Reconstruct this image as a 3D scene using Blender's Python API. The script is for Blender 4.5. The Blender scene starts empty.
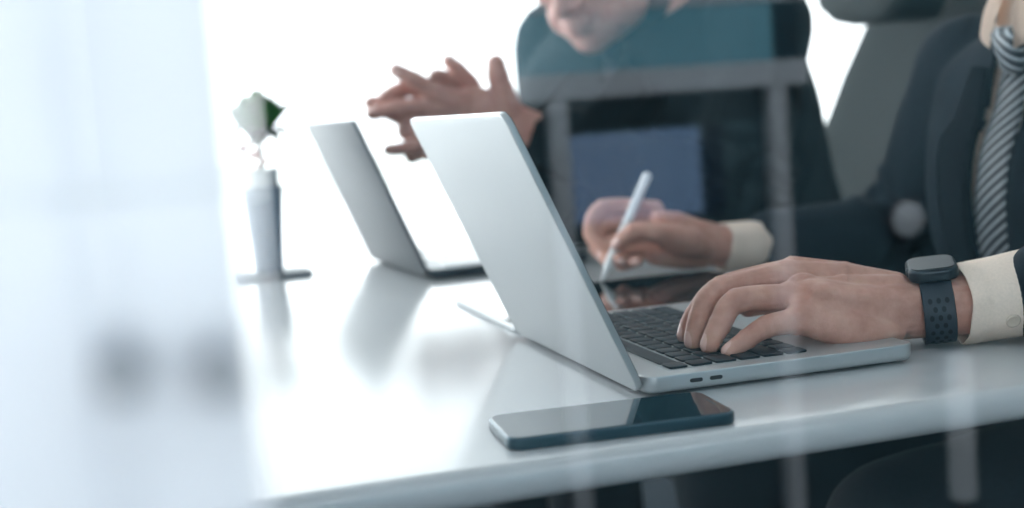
import bpy, bmesh, math, random
from math import sin, cos, pi, radians, sqrt
from mathutils import Vector, Matrix, noise
from mathutils.bvhtree import BVHTree
random.seed(7)
C = bpy.context.scene.collection
V = Vector
TZ = 0.75                                   # height of the table top above the floor

# ------------------------------------------------------------------ camera
CAM = V((-0.32992, -0.86871, TZ + 0.20534))
CR = V((0.95880456, -0.27493208, -0.07145746)).normalized()
CU = V((0.09755204, 0.08242406, 0.99181141)).normalized()
CF = V((0.26679096, 0.95792412, -0.10584875)).normalized()
FPX = 1369.695
cd = bpy.data.cameras.new('camera'); cam = bpy.data.objects.new('camera', cd); C.objects.link(cam)
cam.matrix_world = Matrix(((CR.x, CU.x, -CF.x, CAM.x), (CR.y, CU.y, -CF.y, CAM.y), (CR.z, CU.z, -CF.z, CAM.z), (0, 0, 0, 1)))
cd.sensor_width = 36; cd.lens = FPX / 1024 * 36; cd.clip_start = 0.02; cd.clip_end = 200
cd.dof.use_dof = True; cd.dof.focus_distance = 0.99; cd.dof.aperture_fstop = 3.6
bpy.context.scene.camera = cam

# ------------------------------------------------------------------ sky, exposure
SC = bpy.context.scene
vs = SC.view_settings
vs.view_transform = 'Standard'; vs.look = 'None'; vs.gamma = 1.0; vs.use_curve_mapping = False
vs.exposure = 0.68
w = bpy.data.worlds.new('sky'); SC.world = w; w.use_nodes = True
bg = w.node_tree.nodes['Background']; bg.inputs[0].default_value = (0.92, 0.97, 1.0, 1); bg.inputs[1].default_value = 2.1

def area(name, loc, rot, sx, sy, power, col=(1, 1, 1)):
    l = bpy.data.lights.new(name, 'AREA'); l.shape = 'RECTANGLE'; l.size = sx; l.size_y = sy; l.energy = power; l.color = col
    o = bpy.data.objects.new(name, l); C.objects.link(o); o.location = loc; o.rotation_euler = rot
    return o
# daylight entering at the window walls
area('daylight_far', (0.4, 4.08, 1.4), (radians(-90), 0, 0), 5.5, 2.4, 55, (0.95, 0.98, 1.0))
area('daylight_side', (-2.30, 2.6, 1.5), (0, radians(-90), 0), 2.2, 3.0, 45, (0.95, 0.98, 1.0))

# ------------------------------------------------------------------ image ray helpers (photo pixel -> point in the room)
def ray(px, py): return CF + CR * ((px - 512) / FPX) - CU * ((py - 254) / FPX)
def at(px, py, Y):
    d = ray(px, py); return CAM + d * ((Y - CAM.y) / d.y)
def onz(px, py, z):
    d = ray(px, py); return CAM + d * ((z - CAM.z) / d.z)

# ------------------------------------------------------------------ materials
def mat(name, col, rough=0.5, metal=0.0, spec=0.5, coat=0.0, noise_amt=0.0, noise_scale=20, bump=0.0, bump_scale=200, sheen=0.0, sss=0.0, emit=None, emit_s=0.0):
    m = bpy.data.materials.new(name); m.use_nodes = True
    nt = m.node_tree; b = nt.nodes['Principled BSDF']
    b.inputs['Base Color'].default_value = (*col, 1); b.inputs['Roughness'].default_value = rough
    b.inputs['Metallic'].default_value = metal; b.inputs['Specular IOR Level'].default_value = spec
    b.inputs['Coat Weight'].default_value = coat; b.inputs['Sheen Weight'].default_value = sheen
    if sss:
        b.inputs['Subsurface Weight'].default_value = sss; b.inputs['Subsurface Radius'].default_value = (0.010, 0.004, 0.002); b.inputs['Subsurface Scale'].default_value = 0.6
    if emit: b.inputs['Emission Color'].default_value = (*emit, 1); b.inputs['Emission Strength'].default_value = emit_s
    tc = nt.nodes.new('ShaderNodeTexCoord')
    if noise_amt:
        n = nt.nodes.new('ShaderNodeTexNoise'); n.inputs['Scale'].default_value = noise_scale; n.inputs['Detail'].default_value = 5
        nt.links.new(tc.outputs['Object'], n.inputs['Vector'])
        mx = nt.nodes.new('ShaderNodeMixRGB'); mx.blend_type = 'MULTIPLY'; mx.inputs[0].default_value = 1
        mx.inputs[1].default_value = (*col, 1)
        r = nt.nodes.new('ShaderNodeMapRange'); r.inputs[1].default_value = 0.3; r.inputs[2].default_value = 0.7
        r.inputs[3].default_value = 1 - noise_amt; r.inputs[4].default_value = 1 + noise_amt
        nt.links.new(n.outputs['Fac'], r.inputs[0]); nt.links.new(r.outputs[0], mx.inputs[2]); nt.links.new(mx.outputs[0], b.inputs['Base Color'])
    if bump:
        n2 = nt.nodes.new('ShaderNodeTexNoise'); n2.inputs['Scale'].default_value = bump_scale; n2.inputs['Detail'].default_value = 6
        nt.links.new(tc.outputs['Object'], n2.inputs['Vector'])
        bp = nt.nodes.new('ShaderNodeBump'); bp.inputs['Strength'].default_value = bump; bp.inputs['Distance'].default_value = 0.002
        nt.links.new(n2.outputs['Fac'], bp.inputs['Height']); nt.links.new(bp.outputs[0], b.inputs['Normal'])
    return m

def glass_mat(name, tint=(1, 1, 1), gain=1.0):
    """thin clear glass: passes straight through, reflects by Fresnel"""
    m = bpy.data.materials.new(name); m.use_nodes = True; nt = m.node_tree; nt.nodes.clear()
    o = nt.nodes.new('ShaderNodeOutputMaterial'); mx = nt.nodes.new('ShaderNodeMixShader')
    t = nt.nodes.new('ShaderNodeBsdfTransparent'); t.inputs[0].default_value = (*tint, 1)
    g = nt.nodes.new('ShaderNodeBsdfGlossy'); g.inputs['Roughness'].default_value = 0.0
    f = nt.nodes.new('ShaderNodeFresnel'); f.inputs[0].default_value = 1.5
    mu = nt.nodes.new('ShaderNodeMath'); mu.operation = 'MULTIPLY'; mu.inputs[1].default_value = gain; mu.use_clamp = True
    geo = nt.nodes.new('ShaderNodeNewGeometry')
    # inner faces of the sheet do not count a second total reflection
    sub = nt.nodes.new('ShaderNodeMath'); sub.operation = 'SUBTRACT'; sub.inputs[0].default_value = 1.0
    mu2 = nt.nodes.new('ShaderNodeMath'); mu2.operation = 'MULTIPLY'
    nt.links.new(geo.outputs['Backfacing'], sub.inputs[1]); nt.links.new(f.outputs[0], mu.inputs[0])
    nt.links.new(mu.outputs[0], mu2.inputs[0]); nt.links.new(sub.outputs[0], mu2.inputs[1])
    nt.links.new(mu2.outputs[0], mx.inputs[0]); nt.links.new(t.outputs[0], mx.inputs[1]); nt.links.new(g.outputs[0], mx.inputs[2])
    nt.links.new(mx.outputs[0], o.inputs[0])
    return m

def frosted_mat(name, col, clear=0.3):
    m = bpy.data.materials.new(name); m.use_nodes = True; nt = m.node_tree; nt.nodes.clear()
    o = nt.nodes.new('ShaderNodeOutputMaterial')
    t = nt.nodes.new('ShaderNodeBsdfTransparent'); t.inputs[0].default_value = (0.97, 0.99, 1, 1)
    tr = nt.nodes.new('ShaderNodeBsdfTranslucent'); tr.inputs[0].default_value = (*col, 1)
    df = nt.nodes.new('ShaderNodeBsdfDiffuse'); df.inputs[0].default_value = (*col, 1)
    m1 = nt.nodes.new('ShaderNodeMixShader'); m1.inputs[0].default_value = 0.3
    m2 = nt.nodes.new('ShaderNodeMixShader'); m2.inputs[0].default_value = 1 - clear
    nt.links.new(tr.outputs[0], m1.inputs[1]); nt.links.new(df.outputs[0], m1.inputs[2])
    nt.links.new(t.outputs[0], m2.inputs[1]); nt.links.new(m1.outputs[0], m2.inputs[2]); nt.links.new(m2.outputs[0], o.inputs[0])
    return m

M = dict(
    table=mat('white_laminate', (0.47, 0.48, 0.49), 0.20, spec=0.7, noise_amt=0.015, noise_scale=6),
    table_edge=mat('white_edge_band', (0.72, 0.75, 0.78), 0.3),
    metal_leg=mat('satin_steel', (0.55, 0.57, 0.6), 0.35, 1.0),
    alu=mat('silver_aluminium', (0.47, 0.49, 0.50), 0.34, 0.5, noise_amt=0.01, noise_scale=300, bump=0.02, bump_scale=3000),
    alu_dark=mat('grey_aluminium', (0.055, 0.066, 0.078), 0.36, 0.6, noise_amt=0.01, noise_scale=300),
    black_gap=mat('black_recess', (0.01, 0.01, 0.012), 0.6),
    key=mat('black_key_plastic', (0.012, 0.022, 0.030), 0.5, spec=0.25, noise_amt=0.1, noise_scale=60),
    glare_key=mat('glare_pale_key_plastic', (0.62, 0.64, 0.66), 0.3),  # pale colour stands in for window glare on the far keyboard
    keywell=mat('keyboard_well', (0.34, 0.36, 0.37), 0.5),
    trackpad=mat('trackpad_glass', (0.56, 0.59, 0.61), 0.28, 0.5),
    screen=mat('dark_screen_glass', (0.010, 0.013, 0.016), 0.04, spec=0.6),
    phone_glass=mat('phone_glass', (0.012, 0.034, 0.046), 0.05, spec=0.7),
    phone_frame=mat('dark_phone_frame', (0.03, 0.065, 0.085), 0.3, 0.6),
    white_plastic=mat('white_plastic', (0.82, 0.82, 0.82), 0.3),
    skin=None,
    nail=mat('fingernail', (0.78, 0.50, 0.44), 0.25, spec=0.5),
    suit=mat('navy_wool', (0.008, 0.0145, 0.022), 0.85, noise_amt=0.25, noise_scale=400, bump=0.25, bump_scale=900, spec=0.2),
    suit2=mat('teal_grey_wool', (0.012, 0.022, 0.027), 0.85, noise_amt=0.25, noise_scale=400, bump=0.25, bump_scale=900, spec=0.2),
    trousers=mat('dark_trouser_wool', (0.006, 0.011, 0.017), 0.9, noise_amt=0.2, noise_scale=300),
    shirt=mat('cream_shirt_cotton', (0.80, 0.65, 0.545), 0.8, noise_amt=0.05, noise_scale=500, bump=0.15, bump_scale=1200),
    shirt2=mat('white_shirt_cotton', (0.70, 0.70, 0.72), 0.8, noise_amt=0.05, noise_scale=500, bump=0.1, bump_scale=1200),
    button=mat('pearl_button', (0.62, 0.51, 0.42), 0.25),
    tie2=mat('plain_dark_tie', (0.02, 0.03, 0.045), 0.6),
    hair=mat('black_hair', (0.012, 0.010, 0.009), 0.5, bump=0.6, bump_scale=150),
    eye=mat('eye_white', (0.7, 0.7, 0.68), 0.2),
    iris=mat('dark_iris', (0.02, 0.012, 0.008), 0.15),
    lip=mat('lip', (0.42, 0.20, 0.16), 0.45),
    watch_case=mat('dark_watch_case', (0.018, 0.026, 0.035), 0.3, 0.5),
    watch_glass=mat('watch_glass', (0.016, 0.02, 0.025), 0.3, spec=0.15),
    watch_strap=mat('navy_rubber_strap', (0.010, 0.019, 0.032), 0.55),
    watch_hole=mat('strap_hole', (0.002, 0.003, 0.005), 0.8),
    chair_fabric=mat('dark_grey_mesh_fabric', (0.017, 0.024, 0.025), 0.85, noise_amt=0.2, noise_scale=250, bump=0.3, bump_scale=700),
    chair_plastic=mat('black_chair_plastic', (0.014, 0.015, 0.017), 0.45),
    carpet=mat('charcoal_carpet', (0.016, 0.024, 0.032), 0.95, spec=0.05, noise_amt=0.3, noise_scale=80, bump=0.4, bump_scale=400),
    paint=mat('white_wall_paint', (0.80, 0.81, 0.82), 0.85, noise_amt=0.02, noise_scale=3),
    paint_dim=mat('slate_corridor_paint', (0.045, 0.110, 0.135), 0.8, noise_amt=0.05, noise_scale=3),
    white_frame=mat('white_frame_paint', (0.76, 0.83, 0.90), 0.45),
    ceil=mat('ceiling_white', (0.82, 0.83, 0.83), 0.9),
    terrace=mat('pale_terrace', (0.75, 0.77, 0.74), 0.9, noise_amt=0.06, noise_scale=2),
    clear_glass=glass_mat('clear_partition_glass', (0.985, 0.995, 0.995), 2.2),
    window_glass=glass_mat('window_glass', (0.99, 1, 1), 1.0),
    tint_glass=glass_mat('teal_window_glass', (0.38, 0.62, 0.70), 1.0),
    blue_glass=glass_mat('blue_window_glass', (0.46, 0.58, 0.74), 1.0),
    frosted=frosted_mat('frosted_film', (0.80, 0.82, 0.86), 0.24),
    pot=mat('pale_grey_ceramic', (0.30, 0.36, 0.44), 0.45),
    pot_in=mat('white_ceramic', (0.80, 0.80, 0.80), 0.3),
    soil=mat('soil', (0.05, 0.035, 0.025), 0.95),
    leaf=mat('green_leaf', (0.045, 0.26, 0.012), 0.75, spec=0.1, noise_amt=0.2, noise_scale=40),
    leaf_dark=mat('dark_green_leaf', (0.02, 0.05, 0.03), 0.7, spec=0.1),
    petal=mat('pale_pink_petal', (0.50, 0.17, 0.12), 0.6),
    fitting=mat('grey_fitting', (0.40, 0.41, 0.43), 0.6, 0.2),
    grey_cup=mat('grey_stoneware', (0.28, 0.29, 0.31), 0.6, noise_amt=0.1, noise_scale=60),
    added_lamp_glow=mat('added_lamp_diffuser', (0.4, 0.42, 0.45), 0.5, emit=(0.75, 0.90, 1.0), emit_s=0.55),  # glow of the lamps added in the corridor
    steel_dark=mat('brushed_dark_steel', (0.2, 0.21, 0.22), 0.4, 0.9),
)

def skin_mat(name, col):
    m = mat(name, col, 0.5, spec=0.35, noise_amt=0.0, sss=0.18)
    nt = m.node_tree; b = nt.nodes['Principled BSDF']
    tc = nt.nodes.new('ShaderNodeTexCoord')
    n = nt.nodes.new('ShaderNodeTexNoise'); n.inputs['Scale'].default_value = 45; n.inputs['Detail'].default_value = 6; n.inputs['Roughness'].default_value = 0.65
    nt.links.new(tc.outputs['Object'], n.inputs['Vector'])
    cr = nt.nodes.new('ShaderNodeValToRGB')
    cr.color_ramp.elements[0].position = 0.3; cr.color_ramp.elements[0].color = (col[0] * 0.80, col[1] * 0.68, col[2] * 0.66, 1)
    cr.color_ramp.elements[1].position = 0.7; cr.color_ramp.elements[1].color = (col[0] * 1.12, col[1] * 1.12, col[2] * 1.10, 1)
    nt.links.new(n.outputs['Fac'], cr.inputs[0]); nt.links.new(cr.outputs[0], b.inputs['Base Color'])
    v = nt.nodes.new('ShaderNodeTexVoronoi'); v.inputs['Scale'].default_value = 900
    n2 = nt.nodes.new('ShaderNodeTexNoise'); n2.inputs['Scale'].default_value = 260; n2.inputs['Detail'].default_value = 5
    ad = nt.nodes.new('ShaderNodeMath'); ad.operation = 'MULTIPLY_ADD'; ad.inputs[1].default_value = 0.35
    nt.links.new(tc.outputs['Object'], v.inputs['Vector']); nt.links.new(tc.outputs['Object'], n2.inputs['Vector'])
    nt.links.new(v.outputs['Distance'], ad.inputs[0]); nt.links.new(n2.outputs['Fac'], ad.inputs[2])
    bp = nt.nodes.new('ShaderNodeBump'); bp.inputs['Strength'].default_value = 0.35; bp.inputs['Distance'].default_value = 0.0012
    nt.links.new(ad.outputs[0], bp.inputs['Height']); nt.links.new(bp.outputs[0], b.inputs['Normal'])
    return m
M['skin'] = skin_mat('skin', (0.58, 0.33, 0.265))
M['skin2'] = skin_mat('skin_of_second_man', (0.58, 0.33, 0.28))

def stripe_mat():
    m = mat('striped_silk_tie', (0.02, 0.03, 0.045), 0.45, sheen=0.2)
    nt = m.node_tree; b = nt.nodes['Principled BSDF']
    uv = nt.nodes.new('ShaderNodeUVMap')
    sx = nt.nodes.new('ShaderNodeSeparateXYZ'); nt.links.new(uv.outputs[0], sx.inputs[0])
    a = nt.nodes.new('ShaderNodeMath'); a.operation = 'MULTIPLY_ADD'; a.inputs[1].default_value = 0.75       # v + 0.75 u
    nt.links.new(sx.outputs[0], a.inputs[0]); nt.links.new(sx.outputs[1], a.inputs[2])
    d = nt.nodes.new('ShaderNodeMath'); d.operation = 'DIVIDE'; d.inputs[1].default_value = 0.0105
    nt.links.new(a.outputs[0], d.inputs[0])
    fr = nt.nodes.new('ShaderNodeMath'); fr.operation = 'FRACT'; nt.links.new(d.outputs[0], fr.inputs[0])
    rp = nt.nodes.new('ShaderNodeValToRGB'); e = rp.color_ramp.elements
    e[0].position = 0.54; e[0].color = (0.016, 0.024, 0.036, 1); e[1].position = 0.64; e[1].color = (0.40, 0.44, 0.47, 1)
    k = rp.color_ramp.elements.new(0.88); k.color = (0.40, 0.44, 0.47, 1); k = rp.color_ramp.elements.new(0.98); k.color = (0.016, 0.024, 0.036, 1)
    nt.links.new(fr.outputs[0], rp.inputs[0]); nt.links.new(rp.outputs[0], b.inputs['Base Color'])
    return m
M['tie'] = stripe_mat()

# ------------------------------------------------------------------ object helpers
def tag(o, label=None, cat=None, group=None, kind=None):
    if label: o['label'] = label
    if cat: o['category'] = cat
    if group: o['group'] = group
    if kind: o['kind'] = kind
    return o

def empty(name, loc=(0, 0, 0), rz=0.0):
    o = bpy.data.objects.new(name, None); C.objects.link(o); o.location = loc; o.rotation_euler = (0, 0, rz); o.empty_display_size = 0.05
    return o

def link(name, me, m, parent=None, smooth=True):
    o = bpy.data.objects.new(name, me); C.objects.link(o)
    if m is not None and not me.materials: me.materials.append(m)
    if smooth:
        for p in me.polygons: p.use_smooth = True
    if parent is not None: o.parent = parent
    return o

def obj(name, bm, m, parent=None, smooth=False, loc=None, rot=None):
    bmesh.ops.recalc_face_normals(bm, faces=bm.faces)
    me = bpy.data.meshes.new(name); bm.to_mesh(me); bm.free()
    o = link(name, me, m, parent, smooth)
    if loc is not None: o.location = loc
    if rot is not None: o.rotation_euler = rot
    return o

def smooth_by_angle(o, deg=35):
    bm = bmesh.new(); bm.from_mesh(o.data)
    for e in bm.edges: e.smooth = len(e.link_faces) == 2 and e.calc_face_angle(0) < radians(deg)
    for f in bm.faces: f.smooth = True
    bm.to_mesh(o.data); bm.free(); return o

def box(bm, x0, x1, y0, y1, z0, z1):
    vs_ = [bm.verts.new((x, y, z)) for x in (x0, x1) for y in (y0, y1) for z in (z0, z1)]
    for f in ((0, 1, 3, 2), (4, 6, 7, 5), (0, 4, 5, 1), (2, 3, 7, 6), (0, 2, 6, 4), (1, 5, 7, 3)):
        bm.faces.new([vs_[i] for i in f])
    return vs_

def rounded_outline(x0, x1, y0, y1, r, n=8):
    pts = []
    for cx, cy, a in ((x1 - r, y1 - r, 0), (x0 + r, y1 - r, 90), (x0 + r, y0 + r, 180), (x1 - r, y0 + r, 270)):
        for i in range(n + 1):
            t = radians(a + 90 * i / n); pts.append((cx + r * cos(t), cy + r * sin(t)))
    return pts

def slab(bm, x0, x1, y0, y1, z0, z1, r, e=0.0, n=8, ne=4, bottom_e=None):
    """rounded-corner slab whose top and bottom edges are eased by radius e"""
    be = e if bottom_e is None else bottom_e
    prof = []
    if be > 0:
        for i in range(ne + 1):
            t = pi / 2 * i / ne; prof.append((be * (1 - sin(t)), z0 + be * (1 - cos(t))))
    else: prof.append((0, z0))
    if e > 0:
        for i in range(ne + 1):
            t = pi / 2 * i / ne; prof.append((e * (1 - cos(t)), z1 - e * (1 - sin(t))))
    else: prof.append((0, z1))
    rings = []
    for ins, z in prof:
        rr = max(r - ins, 0.0002)
        rings.append([bm.verts.new((x, y, z)) for x, y in rounded_outline(x0 + ins, x1 - ins, y0 + ins, y1 - ins, rr, n)])
    for a, b in zip(rings, rings[1:]):
        k = len(a)
        for i in range(k): bm.faces.new((a[i], a[(i + 1) % k], b[(i + 1) % k], b[i]))
    bm.faces.new(list(reversed(rings[0]))); bm.faces.new(rings[-1])

def catmull(pts, n=6):
    """resample a list of tuples (any dimension)"""
    out = []; k = len(pts)
    for i in range(k - 1):
        p0 = pts[max(i - 1, 0)]; p1 = pts[i]; p2 = pts[i + 1]; p3 = pts[min(i + 2, k - 1)]
        for j in range(n):
            t = j / n
            out.append(tuple(0.5 * (2 * b + (c - a) * t + (2 * a - 5 * b + 4 * c - d) * t * t + (3 * b - a - 3 * c + d) * t ** 3) for a, b, c, d in zip(p0, p1, p2, p3)))
    out.append(tuple(pts[-1])); return out

def tube(bm, pts, radii, n=16, seg=5, up=None, cap=True, flat=None):
    """tapered tube through pts; radii = r or (r_side, r_up) per point; rounded ends"""
    rows = []
    for p, r in zip(pts, radii):
        a, b = (r, r) if not isinstance(r, tuple) else r
        rows.append((p[0], p[1], p[2], a, b))
    rows = catmull(rows, seg) if seg > 1 else rows
    P = [V(r[:3]) for r in rows]; R = [(r[3], r[4]) for r in rows]
    T = []
    for i in range(len(P)):
        t = (P[min(i + 1, len(P) - 1)] - P[max(i - 1, 0)]); T.append(t.normalized() if t.length > 1e-9 else V((0, 0, 1)))
    u = V(up) if up is not None else (V((0, 0, 1)) if abs(T[0].z) < 0.9 else V((1, 0, 0)))
    frames = []
    for t in T:
        u = (u - t * u.dot(t)).normalized(); frames.append((t.cross(u).normalized(), u.copy()))
    seq = []
    if cap:
        for k in (4, 3, 2, 1):
            a = pi / 2 * k / 4.3; seq.append((P[0] - T[0] * min(R[0]) * sin(a), R[0][0] * cos(a), R[0][1] * cos(a), frames[0]))
    for p, r, f in zip(P, R, frames): seq.append((p, r[0], r[1], f))
    if cap:
        for k in (1, 2, 3, 4):
            a = pi / 2 * k / 4.3; seq.append((P[-1] + T[-1] * min(R[-1]) * sin(a), R[-1][0] * cos(a), R[-1][1] * cos(a), frames[-1]))
    rings = []
    for p, a, b, (s, uu) in seq:
        rings.append([bm.verts.new(p + s * (a * cos(2 * pi * i / n)) + uu * (b * sin(2 * pi * i / n))) for i in range(n)])
    for A, B in zip(rings, rings[1:]):
        for i in range(n): bm.faces.new((A[i], A[(i + 1) % n], B[(i + 1) % n], B[i]))
    bm.faces.new(list(reversed(rings[0]))); bm.faces.new(rings[-1])

def ellipsoid(bm, c, ax, ay, az, n=20):
    """ax, ay, az are half-axis vectors"""
    c = V(c); ax, ay, az = V(ax), V(ay), V(az)
    r = bmesh.ops.create_uvsphere(bm, u_segments=n, v_segments=n // 2 + 2, radius=1.0)
    for v in r['verts']: v.co = c + ax * v.co.x + ay * v.co.y + az * v.co.z

def loft(bm, rings, close=True):
    vr = [[bm.verts.new(p) for p in r] for r in rings]
    for A, B in zip(vr, vr[1:]):
        k = len(A)
        for i in range(k): bm.faces.new((A[i], A[(i + 1) % k], B[(i + 1) % k], B[i]))
    if close: bm.faces.new(list(reversed(vr[0]))); bm.faces.new(vr[-1])
    return vr

def lathe(bm, prof, n=32, cx=0, cy=0):
    rings = [[bm.verts.new((cx + r * cos(2 * pi * i / n), cy + r * sin(2 * pi * i / n), z)) for i in range(n)] for r, z in prof]
    for A, B in zip(rings, rings[1:]):
        for i in range(n): bm.faces.new((A[i], A[(i + 1) % n], B[(i + 1) % n], B[i]))
    bm.faces.new(list(reversed(rings[0]))); bm.faces.new(rings[-1])

def fuse(bm, voxel, smooth=4, factor=0.5):
    """melt overlapping closed shapes into one continuous surface; returns a mesh"""
    bmesh.ops.recalc_face_normals(bm, faces=bm.faces)
    me = bpy.data.meshes.new('tmp'); bm.to_mesh(me); bm.free()
    o = bpy.data.objects.new('tmp', me); C.objects.link(o)
    r = o.modifiers.new('r', 'REMESH'); r.mode = 'VOXEL'; r.voxel_size = voxel; r.adaptivity = 0.0
    if smooth:
        s = o.modifiers.new('s', 'SMOOTH'); s.iterations = smooth; s.factor = factor
    dg = bpy.context.evaluated_depsgraph_get()
    out = bpy.data.meshes.new_from_object(o.evaluated_get(dg))
    bpy.data.objects.remove(o); bpy.data.meshes.remove(me)
    out.materials.clear()
    return out

def bvh_of(me):
    return BVHTree.FromPolygons([v.co.copy() for v in me.vertices], [tuple(p.vertices) for p in me.polygons])

def copy_tree(o, parent=None):
    c = o.copy(); C.objects.link(c); c.parent = parent
    for ch in [k for k in bpy.data.objects if k.parent == o]: copy_tree(ch, c)
    return c

# ================================================================== the room
X0, X1, Y0, Y1, H = -2.4, 4.2, -2.6, 4.2, 2.7
YG = -0.60                                   # plane of the glass partition between corridor and meeting room
def struct(name, bm, m, **k): return tag(obj(name, bm, m), kind='structure', **k)
bm = bmesh.new(); box(bm, X0 - .1, X1 + .1, Y0 - .1, Y1 + .1, -0.1, 0.0); struct('floor', bm, M['carpet'])
bm = bmesh.new(); box(bm, X0 - .1, X1 + .1, Y0 - .1, Y1 + .1, H, H + 0.1); struct('ceiling', bm, M['ceil'])
bm = bmesh.new(); box(bm, X1, X1 + .1, Y0, Y1, 0, H); struct('wall_right', bm, M['paint'])
bm = bmesh.new(); box(bm, -30, 30, 4.4, 40, -0.25, -0.15); box(bm, -30, -2.6, -20, 4.4, -0.25, -0.15); struct('ground', bm, M['terrace'])

def glazed_wall(name, axis, pos, a0, a1, divs, z0=0.06, z1=H - 0.1, mw=0.05):
    """floor-to-ceiling window wall: frame with mullions, one pane object per bay"""
    def B(bm, a, b, c, d, zz0, zz1):
        (box(bm, a, b, c, d, zz0, zz1) if axis == 'x' else box(bm, c, d, a, b, zz0, zz1))
    bm = bmesh.new()
    B(bm, a0, a1, pos - .04, pos + .04, 0, z0); B(bm, a0, a1, pos - .04, pos + .04, z1, H)
    xs = [a0] + divs + [a1]
    for x in xs: B(bm, x - mw / 2, x + mw / 2, pos - .035, pos + .035, z0, z1)
    fr = struct(name, bm, M['white_frame'])
    for p, q in zip(xs, xs[1:]):
        b = bmesh.new(); B(b, p + mw / 2, q - mw / 2, pos - .004, pos + .004, z0, z1)
        o = obj('pane', b, M['window_glass'], fr)
    return fr
glazed_wall('window_1', 'x', Y1, X0, 3.4, [-1.0, 1.55])
glazed_wall('window_2', 'y', X0, 1.0, Y1, [2.6])
bm = bmesh.new(); box(bm, X0 - .1, X0, Y0, 1.0, 0, H); struct('wall_left', bm, M['paint'])
bm = bmesh.new(); box(bm, 3.4, X1, Y1 - .05, Y1 + .05, 0, H); struct('wall_back', bm, M['paint'])

# rear corridor wall with a glazed, white-framed opening that the partition glass mirrors
YV = 2 * YG - Y0                             # where the mirrored corridor wall seems to stand
def mir(px, py):
    p = at(px, py, YV); return p.x, p.z
xa, _ = mir(549, 80); xb, _ = mir(767, 80); _, zr = mir(670, 80); _, zr2 = mir(640, 4)
xc, _ = mir(505, 40); xd, _ = mir(795, 40); xe, zb1 = mir(719, 124); _, zb0 = mir(650, 222)
ZT = 1.50; xw, _ = mir(160, 150)
bm = bmesh.new()
box(bm, xw, xc, Y0 - .1, Y0, 0, H); box(bm, X0, xw, Y0 - .1, Y0, 0, .35); box(bm, X0, xw, Y0 - .1, Y0, 1.9, H); box(bm, xd, X1, Y0 - .1, Y0, 0, H); box(bm, xc, xd, Y0 - .1, Y0, ZT, H)
box(bm, xc, xa, Y0 - .1, Y0, 0, zr); box(bm, xe, xd, Y0 - .1, Y0, 0, zr); box(bm, xa, xe, Y0 - .1, Y0, 0, zb0); box(bm, xa, xe, Y0 - .1, Y0, zb1, zr)
struct('wall_rear', bm, M['paint_dim'])
bm = bmesh.new()
for x in (xa, xb): box(bm, x - .017, x + .017, Y0 - .02, Y0 + .030, 0.0, zr - .02)
for z in (zr, zr2 + .014): box(bm, xc, xd, Y0 - .02, Y0 + .032, z - .022, z + .022)
box(bm, xc, xd, Y0 - .02, Y0 + .031, ZT - .04, ZT)
fr = struct('window_3', bm, M['white_frame'])
bm = bmesh.new(); box(bm, xc, xd, Y0 - .006, Y0, zr + .02, ZT - .03); obj('pane', bm, M['tint_glass'], fr)
bm = bmesh.new(); box(bm, xa, xe, Y0 - .008, Y0 - .002, zb0, zb1); obj('pane', bm, M['blue_glass'], fr)

bm = bmesh.new()  # window added out of view to light the laptop flank and the hand
for x in (X0 + .03, -1.28, xw - .03): box(bm, x - .03, x + .03, Y0 - .06, Y0 - .01, .35, 1.9)
for z in (.38, 1.87): box(bm, X0, xw, Y0 - .06, Y0 - .01, z - .03, z + .03)
fr = struct('added_window', bm, M['white_frame'])
for x0, x1 in ((X0 + .06, -1.31), (-1.25, xw - .06)):
    bm = bmesh.new(); box(bm, x0, x1, Y0 - .04, Y0 - .03, .41, 1.84); obj('pane', bm, M['window_glass'], fr)

# invented floor lamp and wall lamp, added so the pane mirrors soft lights
qa, qb = at(955, 352, YV - .15), at(955, 500, YV - .15); lx, lz1, lz0 = qa.x, qa.z, qb.z
fl = empty('added_floor_lamp', (lx, Y0 + .15, 0)); tag(fl, 'added slim floor lamp with a glowing tube, out of view in the corridor', 'lamp')
bm = bmesh.new(); lathe(bm, [(.12, 0), (.12, .012), (.10, .018), (.012, .02), (.010, lz0)], 32); obj('base', bm, M['chair_plastic'], fl, True)
bm = bmesh.new(); lathe(bm, [(.010, lz0), (.024, lz0 + .006), (.024, lz1 - .006), (.010, lz1)], 24); obj('added_lamp_tube', bm, M['added_lamp_glow'], fl, True)
bx_, bz_ = mir(900, 218)
wl_ = empty('added_wall_lamp', (bx_, Y0, bz_)); tag(wl_, 'added small round wall lamp, out of view on the corridor wall', 'lamp')
bm = bmesh.new(); lathe(bm, [(.040, 0), (.040, .012), (.034, .016), (.03, .0161)], 32); o = obj('housing', bm, M['chair_plastic'], wl_, True); o.rotation_euler = (radians(-90), 0, 0)
bm = bmesh.new(); lathe(bm, [(.034, .010), (.032, .022), (.022, .032), (.006, .036)], 32); o = obj('diffuser', bm, M['added_lamp_glow'], wl_, True); o.rotation_euler = (radians(-90), 0, 0)

# unseen ceiling lamp, added to brighten the mirrored frame and rear wall
lp = empty('added_ceiling_lamp', (0.7, -1.7, H - .07)); tag(lp, 'added long linear ceiling lamp, out of view, brightening the corridor wall', 'ceiling lamp')
bm = bmesh.new(); slab(bm, -1.0, 1.0, -.06, .06, .01, .07, .01, .003); obj('housing', bm, M['white_frame'], lp)
bm = bmesh.new(); slab(bm, -.98, .98, -.05, .05, 0, .0105, .008, .002); obj('diffuser', bm, M['added_lamp_glow'], lp)
area('added_corridor_light', (0.7, -1.7, H - .08), (radians(-45), 0, 0), 1.9, .1, 100, (0.88, 0.94, 1.0))  # light of the added ceiling lamp, aimed at the rear wall

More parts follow.
